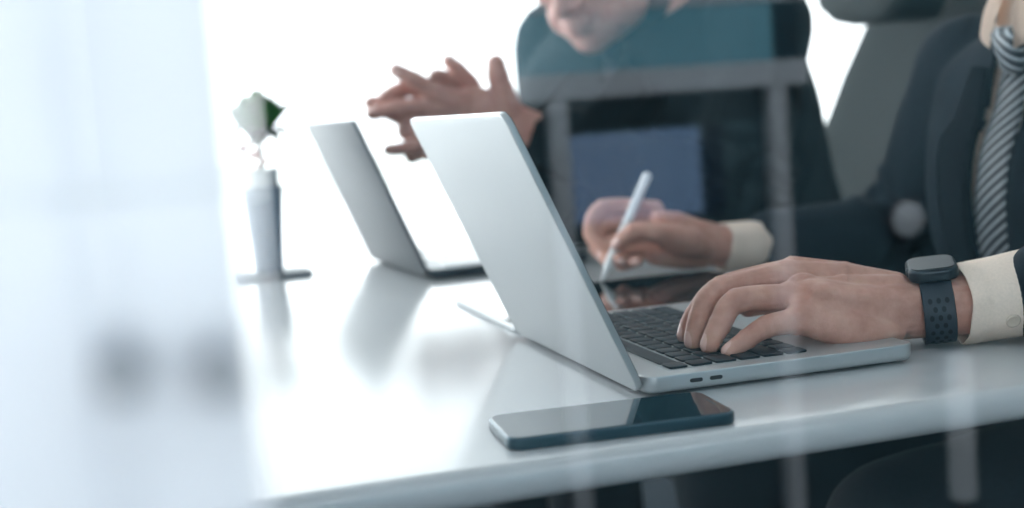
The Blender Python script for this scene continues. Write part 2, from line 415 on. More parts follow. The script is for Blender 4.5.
# glass partition the photograph looks through: frosted panel on the left, clear pane beside it
xs = at(243, 254, YG).x
xj = at(84, 254, YG).x
bm = bmesh.new(); box(bm, X0 + .05, xj - .0002, YG - .006, YG + .006, 0.05, H - .05)
tag(obj('frosted_glass_panel', bm, M['frosted']), 'pale frosted glass panel beyond the seam, at the far left edge', 'glass panel')
bm = bmesh.new(); box(bm, xj + .0002, xs, YG - .006, YG + .006, 0.05, H - .05)
fp = tag(obj('frosted_glass_panel', bm, M['frosted']), 'pale frosted glass panel with two round grey fittings, left of the plant', 'glass panel')
for px in (120, 221):
    c = at(px, 371, YG - .012); bm = bmesh.new(); lathe(bm, [(.0020, -.018), (.0036, -.017), (.0042, -.015), (.0042, 0), (.0045, 0), (.0045, .012), (.0062, .012), (.0062, .017), (.004, .019)], 24)
    o = obj('bolt', bm, M['fitting'], fp, True); o.location = (c.x, YG - .006, c.z); o.rotation_euler = (radians(-90), 0, 0)
bm = bmesh.new(); box(bm, xs + .002, 3.2, YG - .005, YG + .005, 0.05, H - .05)
tag(obj('clear_glass_panel', bm, M['clear_glass']), 'large clear glass partition pane reflecting a white window frame', 'glass panel')
bm = bmesh.new(); box(bm, X0 + .05, X1, YG - .03, YG + .03, 0, .05); box(bm, X0 + .05, X1, YG - .03, YG + .03, H - .05, H); box(bm, 3.2, 3.26, YG - .03, YG + .03, .05, H - .05)
box(bm, 3.26, X1, YG - .03, YG + .03, .05, H - .05)
struct('wall_partition', bm, M['white_frame'])

# ================================================================== the table
def z_(h): return TZ + h
bm = bmesh.new()
tx0, tx1 = -1.30, 0.43
# front edge runs a little askew to the laptops; outline is a long trapezoid with a fully rounded edge
def front_y(x): return -0.110 + 0.030 * x
pts = [(tx0, front_y(tx0)), (tx1, front_y(tx1)), (tx1, 3.0), (tx0, 3.0)]
def inset(pts, d):
    (a, b, c, e) = pts
    return [(a[0] + d, a[1] + d), (b[0] - d, b[1] + d), (c[0] - d, c[1] - d), (e[0] + d, e[1] - d)]
def corner_round(pts, r=0.05, n=6):
    out = []; k = len(pts)
    for i in range(k):
        p = V(pts[i]); a = (V(pts[i - 1]) - p).normalized(); b = (V(pts[(i + 1) % k]) - p).normalized()
        s, e = p + a * r, p + b * r
        for j in range(n + 1):
            t = j / n; q = s * (1 - t) ** 2 + p * 2 * t * (1 - t) + e * t * t; out.append((q.x, q.y))
    return out
rings = []
TH, ER = 0.024, 0.011
for i in range(7):
    t = pi / 2 * i / 6; ins = ER * (1 - sin(t)); rings.append([(x, y, z_(-TH + ER * (1 - cos(t)))) for x, y in corner_round(inset(pts, ins - 0.006))])
for i in range(7):
    t = pi / 2 * i / 6; ins = ER * (1 - cos(t)); rings.append([(x, y, z_(-ER * (1 - sin(t)))) for x, y in corner_round(inset(pts, ins - 0.006))])
table = empty('meeting_table', (-0.4, 1.4, 0)); tag(table, 'long glossy white meeting table that carries both laptops', 'table')
bm = bmesh.new(); loft(bm, [[V(p) - table.location for p in r] for r in rings]); smooth_by_angle(obj('table_top', bm, M['table'], table), 25)
for lx, ly in ((-1.1, 0.15), (0.10, 1.9), (-1.1, 2.7), (0.16, 2.7)):
    bm = bmesh.new(); slab(bm, lx - .035, lx + .035, ly - .035, ly + .035, 0, z_(-TH), .012, .004)
    for v in bm.verts: v.co -= table.location
    smooth_by_angle(obj('leg', bm, M['metal_leg'], table))

# ================================================================== laptops
def laptop(name, label, loc, rz, lean, m_shell, m_lid, m_key):
    W, D = 0.304, 0.212
    root = empty(name, loc, rz); tag(root, label, 'laptop')
    # base
    bm = bmesh.new(); slab(bm, 0.0, D, 0, W, 0.0022, 0.0145, 0.011, 0.0012, bottom_e=0.0045)
    base = smooth_by_angle(obj('base', bm, m_shell, root), 30)
    for fx in (.02, D - .02):
        for fy in (.03, W - .03):
            bm = bmesh.new(); lathe(bm, [(.006, 0), (.0065, .001), (.0065, .003)], 16, fx, fy); obj('rubber_foot', bm, M['black_gap'], base, True)
    # charging ports on the left flank
    for px_ in (.038, .053):
        bm = bmesh.new(); slab(bm, px_ - .0048, px_ + .0048, -.0003, .002, 0, 0.0026, .0012, 0)
        for v in bm.verts: v.co = V((v.co.x, v.co.y, 0.0088 + v.co.z - .0013))
        bm2 = bmesh.new()
        o_ = [(px_ - .0048 + a, b) for a, b in rounded_outline(0, .0096, -.0014, .0014, .00139, 6)]
        loft(bm2, [[V((x, -.0004, .0088 + z)) for x, z in o_], [V((x, .0015, .0088 + z)) for x, z in o_]])
        bm.free(); obj('charging_port', bm2, M['black_gap'], base)
    # keyboard: sunken plate, function strip, keys
    bm = bmesh.new(); slab(bm, .024, .127, .0150, W - .0150, .0142, .01465, .003, 0)
    kb = obj('keyboard', bm, M['keywell'] if m_key is M['key'] else m_key, root)
    bm = bmesh.new()
    def key(x0, x1, y0, y1, z=.0163): slab(bm, x0, x1, y0, y1, .0145, z, .0018, .0005, n=3, ne=2)
    ys, ye = .0165, W - .0165; tot = ye - ys; g = .0028; pit = .0186
    rows = [
        (.0435, [1] * 13 + [1.55]), (.0435 + pit, [1.55] + [1] * 13), (.0435 + 2 * pit, [1.8] + [1] * 11 + [1.8]),
        (.0435 + 3 * pit, [2.35] + [1] * 10 + [2.35]), (.0435 + 4 * pit, [1, 1, 1, 1.3, 5.4, 1.3, 1, 1, 1, 1])]
    for x, ws in rows:
        s = sum(ws); y = ys
        for wd in ws:
            d = wd * tot / s; key(x, x + pit - g, y + g / 2, y + d - g / 2); y += d
    smooth_by_angle(obj('keys', bm, m_key, kb), 40)
    bm = bmesh.new(); key(.0262, .0400, ys + .001, ys + .018)
    slab(bm, .0262, .0400, ys + .021, ye - .020, .0145, .0155, .0018, .0003, n=3, ne=2)
    key(.0262, .0400, ye - .018, ye - .001); smooth_by_angle(obj('touch_strip', bm, m_key, kb), 40)
    bm = bmesh.new(); slab(bm, .132, .206, .088, .216, .0143, .01475, .004, .0001, n=4, ne=1); obj('trackpad', bm, m_shell if m_shell is M['alu_dark'] else M['trackpad'], root)
    bm = bmesh.new(); tube(bm, [(-.001, .03, .0105), (-.001, W - .03, .0105)], [.0042, .0042], 14, 1); obj('hinge', bm, M['black_gap'], root, True)
    # lid, built flat then leaned back about the hinge line
    Rm = Matrix.Translation((-.002, 0, .0095)) @ Matrix.Rotation(-lean, 4, 'Y')
    def up(bm):
        for v in bm.verts: v.co = Rm @ V((-v.co.z, v.co.y, v.co.x))     # flat x -> height, flat z -> outward (away from user)
    bm = bmesh.new(); slab(bm, -.004, .2105, 0, W, -.001, .0042, 0.011, .0012); up(bm)
    lid = smooth_by_angle(obj('lid', bm, m_lid, root), 30)
    bm = bmesh.new(); slab(bm, .006, .206, .005, W - .005, -.0013, -.0009, .006, 0); up(bm); obj('screen', bm, M['screen'], lid)
    bm = bmesh.new(); slab(bm, .0003, .2102, .0006, W - .0006, -.0011, -.0005, .0105, 0); up(bm); obj('screen_gasket', bm, M['black_gap'], lid)
    return root
laptop('laptop', 'open silver laptop with black keyboard under the typing hand', (0, 0, TZ), 0, 0.4017, M['alu'], M['alu'], M['key'])
laptop('laptop', 'open grey laptop seen from behind, farther back on the table', (0.0233, 0.7729, TZ), 0.0613, 0.3791, M['alu_dark'], M['alu_dark'], M['glare_key'])

# ================================================================== tablet, stylus, phone
t = empty('tablet', (0.0, 0.325, TZ)); tag(t, 'dark glass tablet lying flat under the stylus behind the silver laptop', 'tablet')
bm = bmesh.new(); slab(bm, 0, .30, 0, .24, 0.0003, .0065, .012, .0012); smooth_by_angle(obj('body', bm, M['alu'], t))
bm = bmesh.new(); slab(bm, .004, .296, .004, .236, .0064, .0068, .009, 0); obj('screen', bm, M['screen'], t)

tip, top = at(601, 277, .555), at(648, 174, .605)
tip = V((tip.x, tip.y, TZ + .0072))
dr = (top - tip).normalized(); L = (top - tip).length
st = empty('stylus', tip); tag(st, 'slim white stylus pen held upright in the writing hand', 'stylus')
r_ = .0054
bm = bmesh.new(); tube(bm, [dr * .022, dr * (L * .5), dr * (L - .004)], [r_, r_, r_], 20, 3); obj('barrel', bm, M['white_plastic'], st, True)
bm = bmesh.new(); tube(bm, [dr * .0012, dr * .010, dr * .023], [.0009, .0024, r_ * .98], 16, 4); obj('tip', bm, M['white_plastic'], st, True)

ph = empty('smartphone', (-0.1235, -0.0905, TZ), -0.0667); tag(ph, 'dark smartphone lying face up in front of the silver laptop', 'phone')
bm = bmesh.new(); slab(bm, 0, .1467, 0, .0715, 0.0, .0078, .0105, .0016); smooth_by_angle(obj('body', bm, M['phone_frame'], ph))
bm = bmesh.new(); slab(bm, .0016, .1451, .0016, .0699, .0076, .0081, .0095, .0002, ne=1); smooth_by_angle(obj('screen', bm, M['phone_glass'], ph))
for a, b in ((.030, .040), (.045, .055)):
    bm = bmesh.new(); slab(bm, a, b, -.0006, .001, .0028, .005, .0004, 0); obj('side_button', bm, M['phone_frame'], ph)
bm = bmesh.new(); slab(bm, .1405, .1418, .026, .045, .0080, .00815, .0005, 0); obj('earpiece_slot', bm, M['black_gap'], ph)

# ================================================================== plant on the table
c0 = onz(270, 278, TZ)
pl = empty('potted_plant', (c0.x, c0.y, TZ)); tag(pl, 'small plant in a tall pale tapered pot on a saucer', 'plant')
bm = bmesh.new(); slab(bm, -.048, .056, -.036, .036, 0, .008, .012, .003); smooth_by_angle(obj('saucer', bm, M['grey_cup'], pl))
bm = bmesh.new(); lathe(bm, [(.018, .008), (.020, .011), (.0205, .03), (.0275, .118), (.0285, .124), (.026, .124), (.023, .110), (.004, .108)]); obj('pot', bm, M['pot'], pl, True)
bm = bmesh.new(); lathe(bm, [(.019, .108), (.023, .112), (.0245, .148), (.0225, .148), (.021, .140), (.003, .139)]); po = obj('inner_pot', bm, M['pot_in'], pl, True)
bm = bmesh.new(); lathe(bm, [(.019, .130), (.0195, .136), (.019, .141), (.003, .143)]); obj('soil', bm, M['soil'], po, True)
def leaf_blade(bm, base, tipv, width, bend, n=8):
    base, tipv = V(base), V(tipv); d = tipv - base; s = d.cross(V((0, 0, 1)));
    s = s.normalized() if s.length > 1e-6 else V((1, 0, 0)); up_ = s.cross(d).normalized()
    rows = []
    for i in range(n + 1):
        f = i / n; p = base + d * f + V((0, 0, bend)) * sin(pi * f); wd = width * sin(pi * min(f * .9 + .08, 1)) + .0004
        rows.append([bm.verts.new(p - s * wd), bm.verts.new(p - up_ * wd * .3), bm.verts.new(p + s * wd)])
    for A, B in zip(rows, rows[1:]):
        for k in (0, 1): bm.faces.new((A[k], A[k + 1], B[k + 1], B[k]))
def thicken(bm, t=.0012): bmesh.ops.solidify(bm, geom=bm.faces[:], thickness=t)
bm = bmesh.new()
for k in range(90):
    a = random.uniform(0, 2 * pi); r = random.uniform(.004, .048); h = .252 - r * .55 + random.uniform(-.008, .008)
    leaf_blade(bm, (0.2 * r * cos(a), .2 * r * sin(a), .19), (r * cos(a) + .004, r * sin(a), h), .016, .006)
thicken(bm); obj('foliage', bm, M['leaf'], pl, True)
bm = bmesh.new()
for a, r, h in ((-.2, .058, .176), (.4, .048, .190), (3.4, .036, .196), (2.6, .040, .190), (4.4, .045, .188), (5.2, .05, .182)):
    leaf_blade(bm, (.004 * cos(a), .004 * sin(a), .180), (r * cos(a), r * sin(a), h), .011, .020)
thicken(bm); obj('long_leaves', bm, M['leaf_dark'], pl, True)
bm = bmesh.new(); tube(bm, [(0, 0, .14), (.003, 0, .17), (0, 0, .20)], [.003, .0028, .0022], 10, 4); obj('stem', bm, M['leaf_dark'], pl, True)
bm = bmesh.new()
for k in range(14):
    a = random.uniform(0, 2 * pi); r = random.uniform(.004, .016); h = random.uniform(.150, .185)
    ellipsoid(bm, (r * cos(a) - .006, r * sin(a), h), (.006, 0, 0), (0, .006, 0), (0, 0, .004), 10)
obj('pink_flowers', bm, M['petal'], pl, True)

# ================================================================== people
def T_(x, y, z): return V((x, y, TZ + z))

class Hand:
    """collects the closed shapes of a hand with its wrist, then melts them into one surface"""
    def __init__(self): self.bm = bmesh.new(); self.nails = []
    def finger(self, pts, radii, nail=True, dorsal=None):
        pts = [V(p) for p in pts]
        tube(self.bm, pts, radii, 16, 6)
        for p, r in list(zip(pts, radii))[1:-1]:                       # knuckles
            ellipsoid(self.bm, p, (r * 1.07, 0, 0), (0, r * 1.07, 0), (0, 0, r * 1.07), 14)
        if nail:
            a, b, c = pts[-3], pts[-2], pts[-1]
            t = (c - b).normalized()
            d = V(dorsal) if dorsal is not None else (b - (a + c) / 2)
            d = d - t * d.dot(t)
            d = d.normalized() if d.length > 1e-5 else V((0, 0, 1))
            self.nails.append((c + t * radii[-1] * .15 + d * radii[-1] * .9, t, d, radii[-1]))
    def loft(self, rows, n=24, ex=2.4):
        """rows: (centre, side vector, half side, half up, up vector)"""
        rings = []
        for c, s, a, b, u in rows:
            s, u = V(s).normalized(), V(u).normalized()
            ring = []
            for i in range(n):
                t = 2 * pi * i / n; ct, st_ = cos(t), sin(t)
                ring.append(V(c) + s * (a * math.copysign(abs(ct) ** (2 / ex), ct)) + u * (b * math.copysign(abs(st_) ** (2 / ex), st_)))
            rings.append(ring)
        loft(self.bm, rings)
    def mesh(self, voxel=.0011, smooth=5): return fuse(self.bm, voxel, smooth)

def super_ring(c, s, f, a, b, n=40, ex=2.5):
    out = []
    for i in range(n):
        t = 2 * pi * i / n; ct, st_ = cos(t), sin(t)
        out.append(c + s * (a * math.copysign(abs(ct) ** (2 / ex), ct)) + f * (b * math.copysign(abs(st_) ** (2 / ex), st_)))
    return out

def torso_rows(spine, R, off):
    """spine: list of (point, half width, half depth); returns rings enlarged by off"""
    rows = catmull([(p.x, p.y, p.z, a, b) for p, a, b in spine], 4)
    P = [V(r[:3]) for r in rows]; out = []
    for i, r in enumerate(rows):
        t = (P[min(i + 1, len(P) - 1)] - P[max(i - 1, 0)]).normalized()
        s = (R - t * R.dot(t)).normalized(); f = t.cross(s)
        out.append(super_ring(P[i], s, f, r[3] + off, r[4] + off))
    return out

def head_shapes(bm, c, f, r, u):
    """skull, jaw, nose, brows, lips, ears around head centre c (f forward, r right, u up)"""
    E = lambda dx, dy, dz, a, b, h, n=22: ellipsoid(bm, c + r * dx + f * dy + u * dz, r * a, f * b, u * h, n)
    E(0, -.015, .035, .076, .095, .085, 28); E(0, .012, -.015, .068, .076, .085, 26)
    E(0, .030, -.070, .050, .052, .045, 24); E(0, .058, -.094, .026, .022, .020, 18)
    for s in (-1, 1):
        E(s * .040, .020, -.062, .024, .050, .036); E(s * .036, .062, -.020, .022, .022, .020)
        E(s * .030, .083, .024, .022, .010, .008, 14); E(s * .012, .092, -.036, .009, .010, .008, 12)
        E(s * .077, -.008, -.005, .008, .020, .031, 16); E(s * .081, -.016, .004, .006, .014, .022, 14)
    tube(bm, [c + f * .086 + u * .012, c + f * .098 - u * .012, c + f * .107 - u * .034], [.007, .009, .0115], 14, 4)
    tube(bm, [c + f * .083 - u * .058 - r * .022, c + f * .093 - u * .0555, c + f * .083 - u * .058 + r * .022], [.003, .0062, .003], 12, 4)
    tube(bm, [c + f * .082 - u * .069 - r * .019, c + f * .091 - u * .070, c + f * .082 - u * .069 + r * .019], [.003, .0070, .003], 12, 4)

def weld_hand(body, hand, cut, axis, reach=.075):
    """join hand mesh to body mesh on the plane (cut, axis) inside the sleeve: one continuous surface. axis points to the hand"""
    axis = axis.normalized()
    def near(bm): return [g for g in list(bm.faces) + list(bm.edges) + list(bm.verts) if all((v.co - cut).length < reach for v in ([g] if isinstance(g, bmesh.types.BMVert) else g.verts))]
    b = bmesh.new(); b.from_mesh(body)
    bmesh.ops.bisect_plane(b, geom=near(b), plane_co=cut, plane_no=axis, clear_outer=True)
    h = bmesh.new(); h.from_mesh(hand)
    bmesh.ops.bisect_plane(h, geom=h.faces[:] + h.edges[:] + h.verts[:], plane_co=cut, plane_no=-axis, clear_outer=True)
    tmp = bpy.data.meshes.new('tmp'); h.to_mesh(tmp); h.free(); b.from_mesh(tmp); bpy.data.meshes.remove(tmp)
    ed = [e for e in b.edges if e.is_boundary and all(abs((v.co - cut).dot(axis)) < .002 and (v.co - cut).length < reach for v in e.verts)]
    try: bmesh.ops.bridge_loops(b, edges=ed)
    except Exception as ex: print('bridge failed', ex)
    b.to_mesh(body); b.free()

def paint_nails(me, nails, slot=1):
    for p in me.polygons:
        c = p.center
        for q, t, d, r in nails:
            v = c - q
            if v.length_squared > .0002: continue
            s = t.cross(d)
            if (v.dot(t) / (r * .95)) ** 2 + (v.dot(s) / (r * .72)) ** 2 < 1 and p.normal.dot(d) > .35 and abs(v.dot(d)) < r: p.material_index = slot

def wrinkle(me, arms, amp=.0035, seed=0.0):
    """cloth folds: broad drag folds everywhere, tight rolls round the elbows"""
    nrm = [v.normal.copy() for v in me.vertices]
    for v, n in zip(me.vertices, nrm):
        p = v.co
        d = noise.noise(V((p.x * 9 + seed, p.y * 9, p.z * 5))) * amp + noise.noise(V((p.x * 24, p.y * 24 + seed, p.z * 14))) * amp * .45
        for sh, el, wr in arms:
            for a, b in ((sh, el), (wr, el)):
                ax = (b - a); L = ax.length; ax = ax / L
                s = (p - a).dot(ax); rad = (p - a - ax * s).length
                if rad < .09 and s > 0:
                    q = (s - L) / .11
                    if abs(q) < 1: d += .0055 * (1 - q * q) * sin(s / .0068 + 3 * noise.noise(p * 16))
        v.co = p + n * d

def arm_tube(bm, sh, el, wr, r0, r1, r2, end=1.0):
    w_ = el + (wr - el) * end
    tube(bm, [sh, sh.lerp(el, .5), el - (el - sh).normalized() * .03], [r0, (r0 + r1) / 2, r1], 20, 5)
    ellipsoid(bm, el, (r1 * 1.02, 0, 0), (0, r1 * 1.02, 0), (0, 0, r1 * 1.02), 20)
    tube(bm, [el, el.lerp(w_, .5), w_], [r1, (r1 + r2) / 2, r2], 20, 5)

def cuff(name, root, c, axis, L, a0, b0, a1, b1, side, m, btn=None, ease=0):
    """open shirt cuff: a short flared sleeve end of real cloth thickness. axis runs from the hand towards the elbow"""
    axis = axis.normalized(); s = (V(side) - axis * V(side).dot(axis)).normalized(); u = s.cross(axis).normalized()
    if u.z < 0: u = -u
    prof = [(0, 1.0), (.012, 1.0), (.25, 1.0), (.6, 1.0), (1, 1.0)]
    bm = bmesh.new(); outer, inner = [], []
    n = 48
    def ring(f, off, dz):
        a, b = a0 + (a1 - a0) * f + off, b0 + (b1 - b0) * f + off; o = []
        for i in range(n):
            t = 2 * pi * i / n
            w1 = .0011 * sin(3 * t + 6 * f) + .0008 * sin(7 * t - 9 * f)
            o.append(c + axis * (L * f + dz + .0015 * sin(2 * t)) + s * ((a + w1) * cos(t)) + u * ((b + w1) * sin(t)))
        return o
    th = .0016
    seq = [ring(1, -th, 0), ring(.5, -th, 0), ring(.12, -th, 0), ring(0, -th, 0), ring(0, -th * .5, -.0008), ring(0, 0, 0), ring(.10, 0.0002, 0), ring(.12, -.0004, 0), ring(.14, .0002, 0), ring(.5, 0, 0), ring(1, 0, 0)]
    vr = loft(bm, seq, close=False)
    A, B = vr[-1], vr[0]
    for i in range(n): bm.faces.new((A[i], A[(i + 1) % n], B[(i + 1) % n], B[i]))
    o = obj(name, bm, m, root, True)
    if btn is not None:
        f, t = btn
        a, b = a0 + (a1 - a0) * f, b0 + (b1 - b0) * f
        nn = (s * (cos(t) / a) + u * (sin(t) / b)).normalized()
        p = c + axis * (L * f) + s * (a * cos(t)) + u * (b * sin(t))
        Q = nn.to_track_quat('Z', 'Y').to_matrix().to_4x4()
        bm = bmesh.new(); lathe(bm, [(.0046, -.001), (.0056, .0004), (.0056, .0014), (.0047, .0020), (.0036, .0014), (.001, .0013)], 24)
        for dx, dy in ((.0012, .0012), (-.0012, .0012), (.0012, -.0012), (-.0012, -.0012)): lathe(bm, [(.0004, .0012), (.0004, .0016)], 8, dx, dy)
        for v in bm.verts: v.co = p + Q.to_3x3() @ v.co
        obj('button', bm, M['button'], o, True)
    return o

def dress(root, spine, R, arms, m_suit, m_shirt, m_tie, seed, vh=-.40, vw=(.016, .078), tie_w=(.015, .036), legs=None, sleeve_r=(.070, .060, .045), sleeve_end=(1, 1), tie_len=.43, collar_up=0.0, wings=True, stand=1.0):
    """shirt, jacket with lapels, tie, trousers and shoes around one seated body"""
    N = spine[-2][0]; wst = spine[1][0]
    U = (N - wst).normalized(); Rr = (R - U * R.dot(U)).normalized(); F = U.cross(Rr).normalized()   # F = forward
    # shirt
    bm = bmesh.new(); loft(bm, torso_rows(spine if wings else spine[:-1], R, .004)); sm = fuse(bm, .006, 4)
    link('shirt', sm, m_shirt, root)
    # jacket
    bm = bmesh.new(); loft(bm, torso_rows(spine[:-1], R, .015))
    for (sh, el, wr), e in zip(arms, sleeve_end): arm_tube(bm, sh, el, wr, *sleeve_r, end=e)
    jm = fuse(bm, .0055, 6); wrinkle(jm, arms, seed=seed)
    bv = bvh_of(jm)
    b = bmesh.new(); b.from_mesh(jm)
    def half(h): return vw[0] + (vw[1] - vw[0]) * max(0, min(1, (h - vh) / (0 - vh)))
    kill = []
    for f in b.faces:
        p = f.calc_center_median() - N; s, h, d = p.dot(Rr), p.dot(U), p.dot(F)
        q = f.calc_center_median()
        if any(min((q - el.lerp(wr, k / 8)).length for k in range(9)) < .075 for sh, el, wr in arms): continue
        if h > vh and abs(s) < half(h) and (d > .02 or h > -.012): kill.append(f)
    bmesh.ops.delete(b, geom=kill, context='FACES')
    bmesh.ops.solidify(b, geom=b.faces[:], thickness=.004)
    b.to_mesh(jm); b.free(); jk = link('jacket', jm, m_suit, root)
    sbv = bvh_of(sm)
    def surf(s, h, tree=bv, lift=.003):
        o = N + Rr * s + U * h + F * .5
        hit, nrm, *_ = tree.ray_cast(o, -F)
        return (hit + nrm * lift) if hit is not None else None
    # lapels and collar
    for sg in (-1, 1):
        bm = bmesh.new(); rows = []
        K = 22
        for i in range(K + 1):
            h = -.028 + (vh + .028) * i / K
            inn = half(h) + .001; t = i / K
            if h > -.085: out = inn + .030 + .012 * (-.028 - h) / .057          # collar part
            elif h > -.10: out = inn + .060                                       # notch step
            else: out = inn + .060 * (1 - ((-.10 - h) / (-.10 - vh)) ** 1.4) + .002
            row = []
            for j in range(6):
                q = surf(sg * (inn + (out - inn) * j / 5), h, lift=.0045 if 0 < j < 5 else .003)
                row.append(q)
            if any(q is None for q in row): continue
            rows.append([bm.verts.new(q) for q in row])
        for A, B in zip(rows, rows[1:]):
            for j in range(5): bm.faces.new((A[j], A[j + 1], B[j + 1], B[j]))
        if bm.faces: bmesh.ops.solidify(bm, geom=bm.faces[:], thickness=.0028); obj('lapel', bm, m_suit, jk, True)
        else: bm.free()
    # shirt collar: stand and two wings
    bm = bmesh.new(); c0 = N + U * .012; n = 36; top = []
    a_, b_ = spine[-1][1] + .006, spine[-1][2] + .008
    for off, rows in ((0, ((-.012, .004), (.012, .002), (.034, 0.0))), (-.0025, ((.034, 0.0), (.012, .002), (-.012, .004)))):
        for dz, g in rows:
            top.append([c0 + U * (dz * stand) + Rr * ((a_ + g + off) * cos(2 * pi * i / n)) + F * ((b_ + g + off) * sin(2 * pi * i / n) + .012 - dz * .25) for i in range(n)])
    loft(bm, top, close=False); co = obj('shirt_collar', bm, m_shirt, root, True)
    for sg in (-1, 1) if wings else ():
        bm = bmesh.new(); grid = []
        for j in range(7):
            t = j / 6; ang = pi / 2 - sg * (.10 + .95 * t)
            p_top = c0 + U * .036 + Rr * ((a_ + .004) * cos(ang)) + F * ((b_ + .004) * sin(ang) + .006)
            drop = .054 - .022 * t
            p_bot = c0 + U * (.036 - drop) + Rr * ((a_ + .010) * cos(ang) + sg * .010 * (1 - t)) + F * ((b_ + .020) * sin(ang) + .014)
            grid.append([bm.verts.new(p_top.lerp(p_bot, k / 4) + F * .004 * sin(pi * k / 4)) for k in range(5)])
        for A, B in zip(grid, grid[1:]):
            for k in range(4): bm.faces.new((A[k], A[k + 1], B[k + 1], B[k]))
        bmesh.ops.solidify(bm, geom=bm.faces[:], thickness=.0022); obj('collar_wing', bm, m_shirt, co, True)
    # jacket collar standing round the back and sides of the neck
    bm = bmesh.new(); rows = []
    for j in range(41):
        ph = pi / 2 + .62 + (2 * pi - 1.24) * j / 40; bk = .5 - .5 * cos(2 * pi * j / 40)       # 0 at the ends in front, 1 behind
        cs, sn = cos(ph), sin(ph); row = []
        for hh, g in ((-.062 + .020 * bk, .040), (-.020, .030), (.004 + .016 * bk, .016), (.006 + .018 * bk, .011), (.0 + .016 * bk, .0075)):
            row.append(bm.verts.new(c0 + U * (hh - .022 * (1 - bk) + (collar_up if g < .02 else 0)) + Rr * ((a_ + g) * cs) + F * ((b_ + g) * sn + .010)))
        rows.append(row)
    for A, B in zip(rows, rows[1:]):
        for k in range(4): bm.faces.new((A[k], A[k + 1], B[k + 1], B[k]))
    bmesh.ops.solidify(bm, geom=bm.faces[:], thickness=.003); obj('jacket_collar', bm, m_suit, jk, True)
    # tie: knot and blade lying on the shirt
    K = 30; h0 = -.030; bm = bmesh.new(); uvl = bm.loops.layers.uv.new('UVMap'); rows = []
    for i in range(K + 1):
        t = i / K; h = h0 - tie_len * t; wd = tie_w[0] + (tie_w[1] - tie_w[0]) * (t ** .8)
        base = surf(0, h, sbv, .006)
        if base is None: continue
        row = []
        for j in range(7):
            x = (j / 6 * 2 - 1); row.append((bm.verts.new(base + Rr * (x * wd) + F * (.005 * (1 - x * x))), x * wd, -h))
        rows.append(row)
    for A, B in zip(rows, rows[1:]):
        for j in range(6):
            q = (A[j], A[j + 1], B[j + 1], B[j]); f = bm.faces.new([v[0] for v in q])
            for l, v in zip(f.loops, q): l[uvl].uv = (-v[1], v[2])
    bmesh.ops.solidify(bm, geom=bm.faces[:], thickness=.003)
    tie = obj('necktie', bm, m_tie, root, True)
    bm = bmesh.new(); uvl = bm.loops.layers.uv.new('UVMap')
    kc = surf(0, h0, sbv, .008); rings = []
    for h, wd, dp in ((-.036, .0125, .006), (-.030, .0145, .011), (-.012, .0185, .013), (.004, .0215, .012), (.010, .0205, .006)):
        rings.append([kc + U * (h + .030) + Rr * (wd * cos(2 * pi * i / 20)) + F * (dp * sin(2 * pi * i / 20)) for i in range(20)])
    loft(bm, rings)
    for f in bm.faces:
        for l in f.loops:
            p = l.vert.co - kc; l[uvl].uv = (-p.dot(Rr) * 1.0, p.dot(U) * .9)
    obj('knot', bm, m_tie, tie, True)
    # trousers and shoes
    if legs:
        bm = bmesh.new()
        hip = spine[0][0]
        tube(bm, [hip - R * .09, hip, hip + R * .09], [.105, .112, .105], 20, 4)
        for hp, kn, an in legs:
            tube(bm, [hp, hp.lerp(kn, .5), kn], [.098, .085, .070], 20, 5); tube(bm, [kn, kn.lerp(an, .4), an], [.070, .066, .052], 20, 5)
        tm = fuse(bm, .008, 5); wrinkle(tm, [], seed=seed + 3); link('trousers', tm, M['trousers'], root)
        for hp, kn, an in legs:
            d = (kn - hp); d.z = 0; d.normalize(); sdd = V((-d.y, d.x, 0)); g = V((an.x, an.y, 0)); bm = bmesh.new()
            for k in (0,):
                rings = []
                for t, wd, h in ((-.075, .024, .045), (-.06, .034, .075), (0, .037, .085), (.06, .040, .066), (.12, .045, .050), (.17, .040, .042), (.20, .020, .028)):
                    rings.append([V((0, 0, .004)) + g + d * t + sdd * (wd * cos(2 * pi * i / 18)) + V((0, 0, h / 2 + h / 2 * sin(2 * pi * i / 18))) for i in range(18)])
                loft(bm, rings)
            sh_ = obj('shoe', bm, M['chair_plastic'], root, True)
    return F, U, Rr

def body_mesh(spine, R, arms, legs, head, cuts):
    bm = bmesh.new(); loft(bm, torso_rows(spine, R, 0))
    for (sh, el, wr), ct in zip(arms, cuts):
        e = ct + (wr - el).normalized() * .012
        tube(bm, [sh, sh.lerp(el, .5), el], [.050, .040, .034], 18, 5); tube(bm, [el, el.lerp(e, .5), e], [.034, .028, .024], 18, 5)
    hip = spine[0][0]; tube(bm, [hip - R * .08, hip, hip + R * .08], [.09, .10, .09], 18, 3)
    for hp, kn, an in legs:
        tube(bm, [hp, hp.lerp(kn, .5), kn], [.085, .072, .056], 18, 4); tube(bm, [kn, kn.lerp(an, .4), an], [.056, .054, .038], 18, 4)
        d = (kn - hp); d.z = 0; d.normalize(); g = V((an.x, an.y, .035)); tube(bm, [g - d * .04, g + d * .06, g + d * .15], [(.026, .022), (.032, .024), (.028, .014)], 14, 3)
    c, f, r, u = head
    N = spine[-1][0]
    tube(bm, [spine[-2][0], N, c - u * .06 - f * .02], [.062, .058, .056], 20, 5)
    head_shapes(bm, c, f, r, u)
    return fuse(bm, .0045, 6)

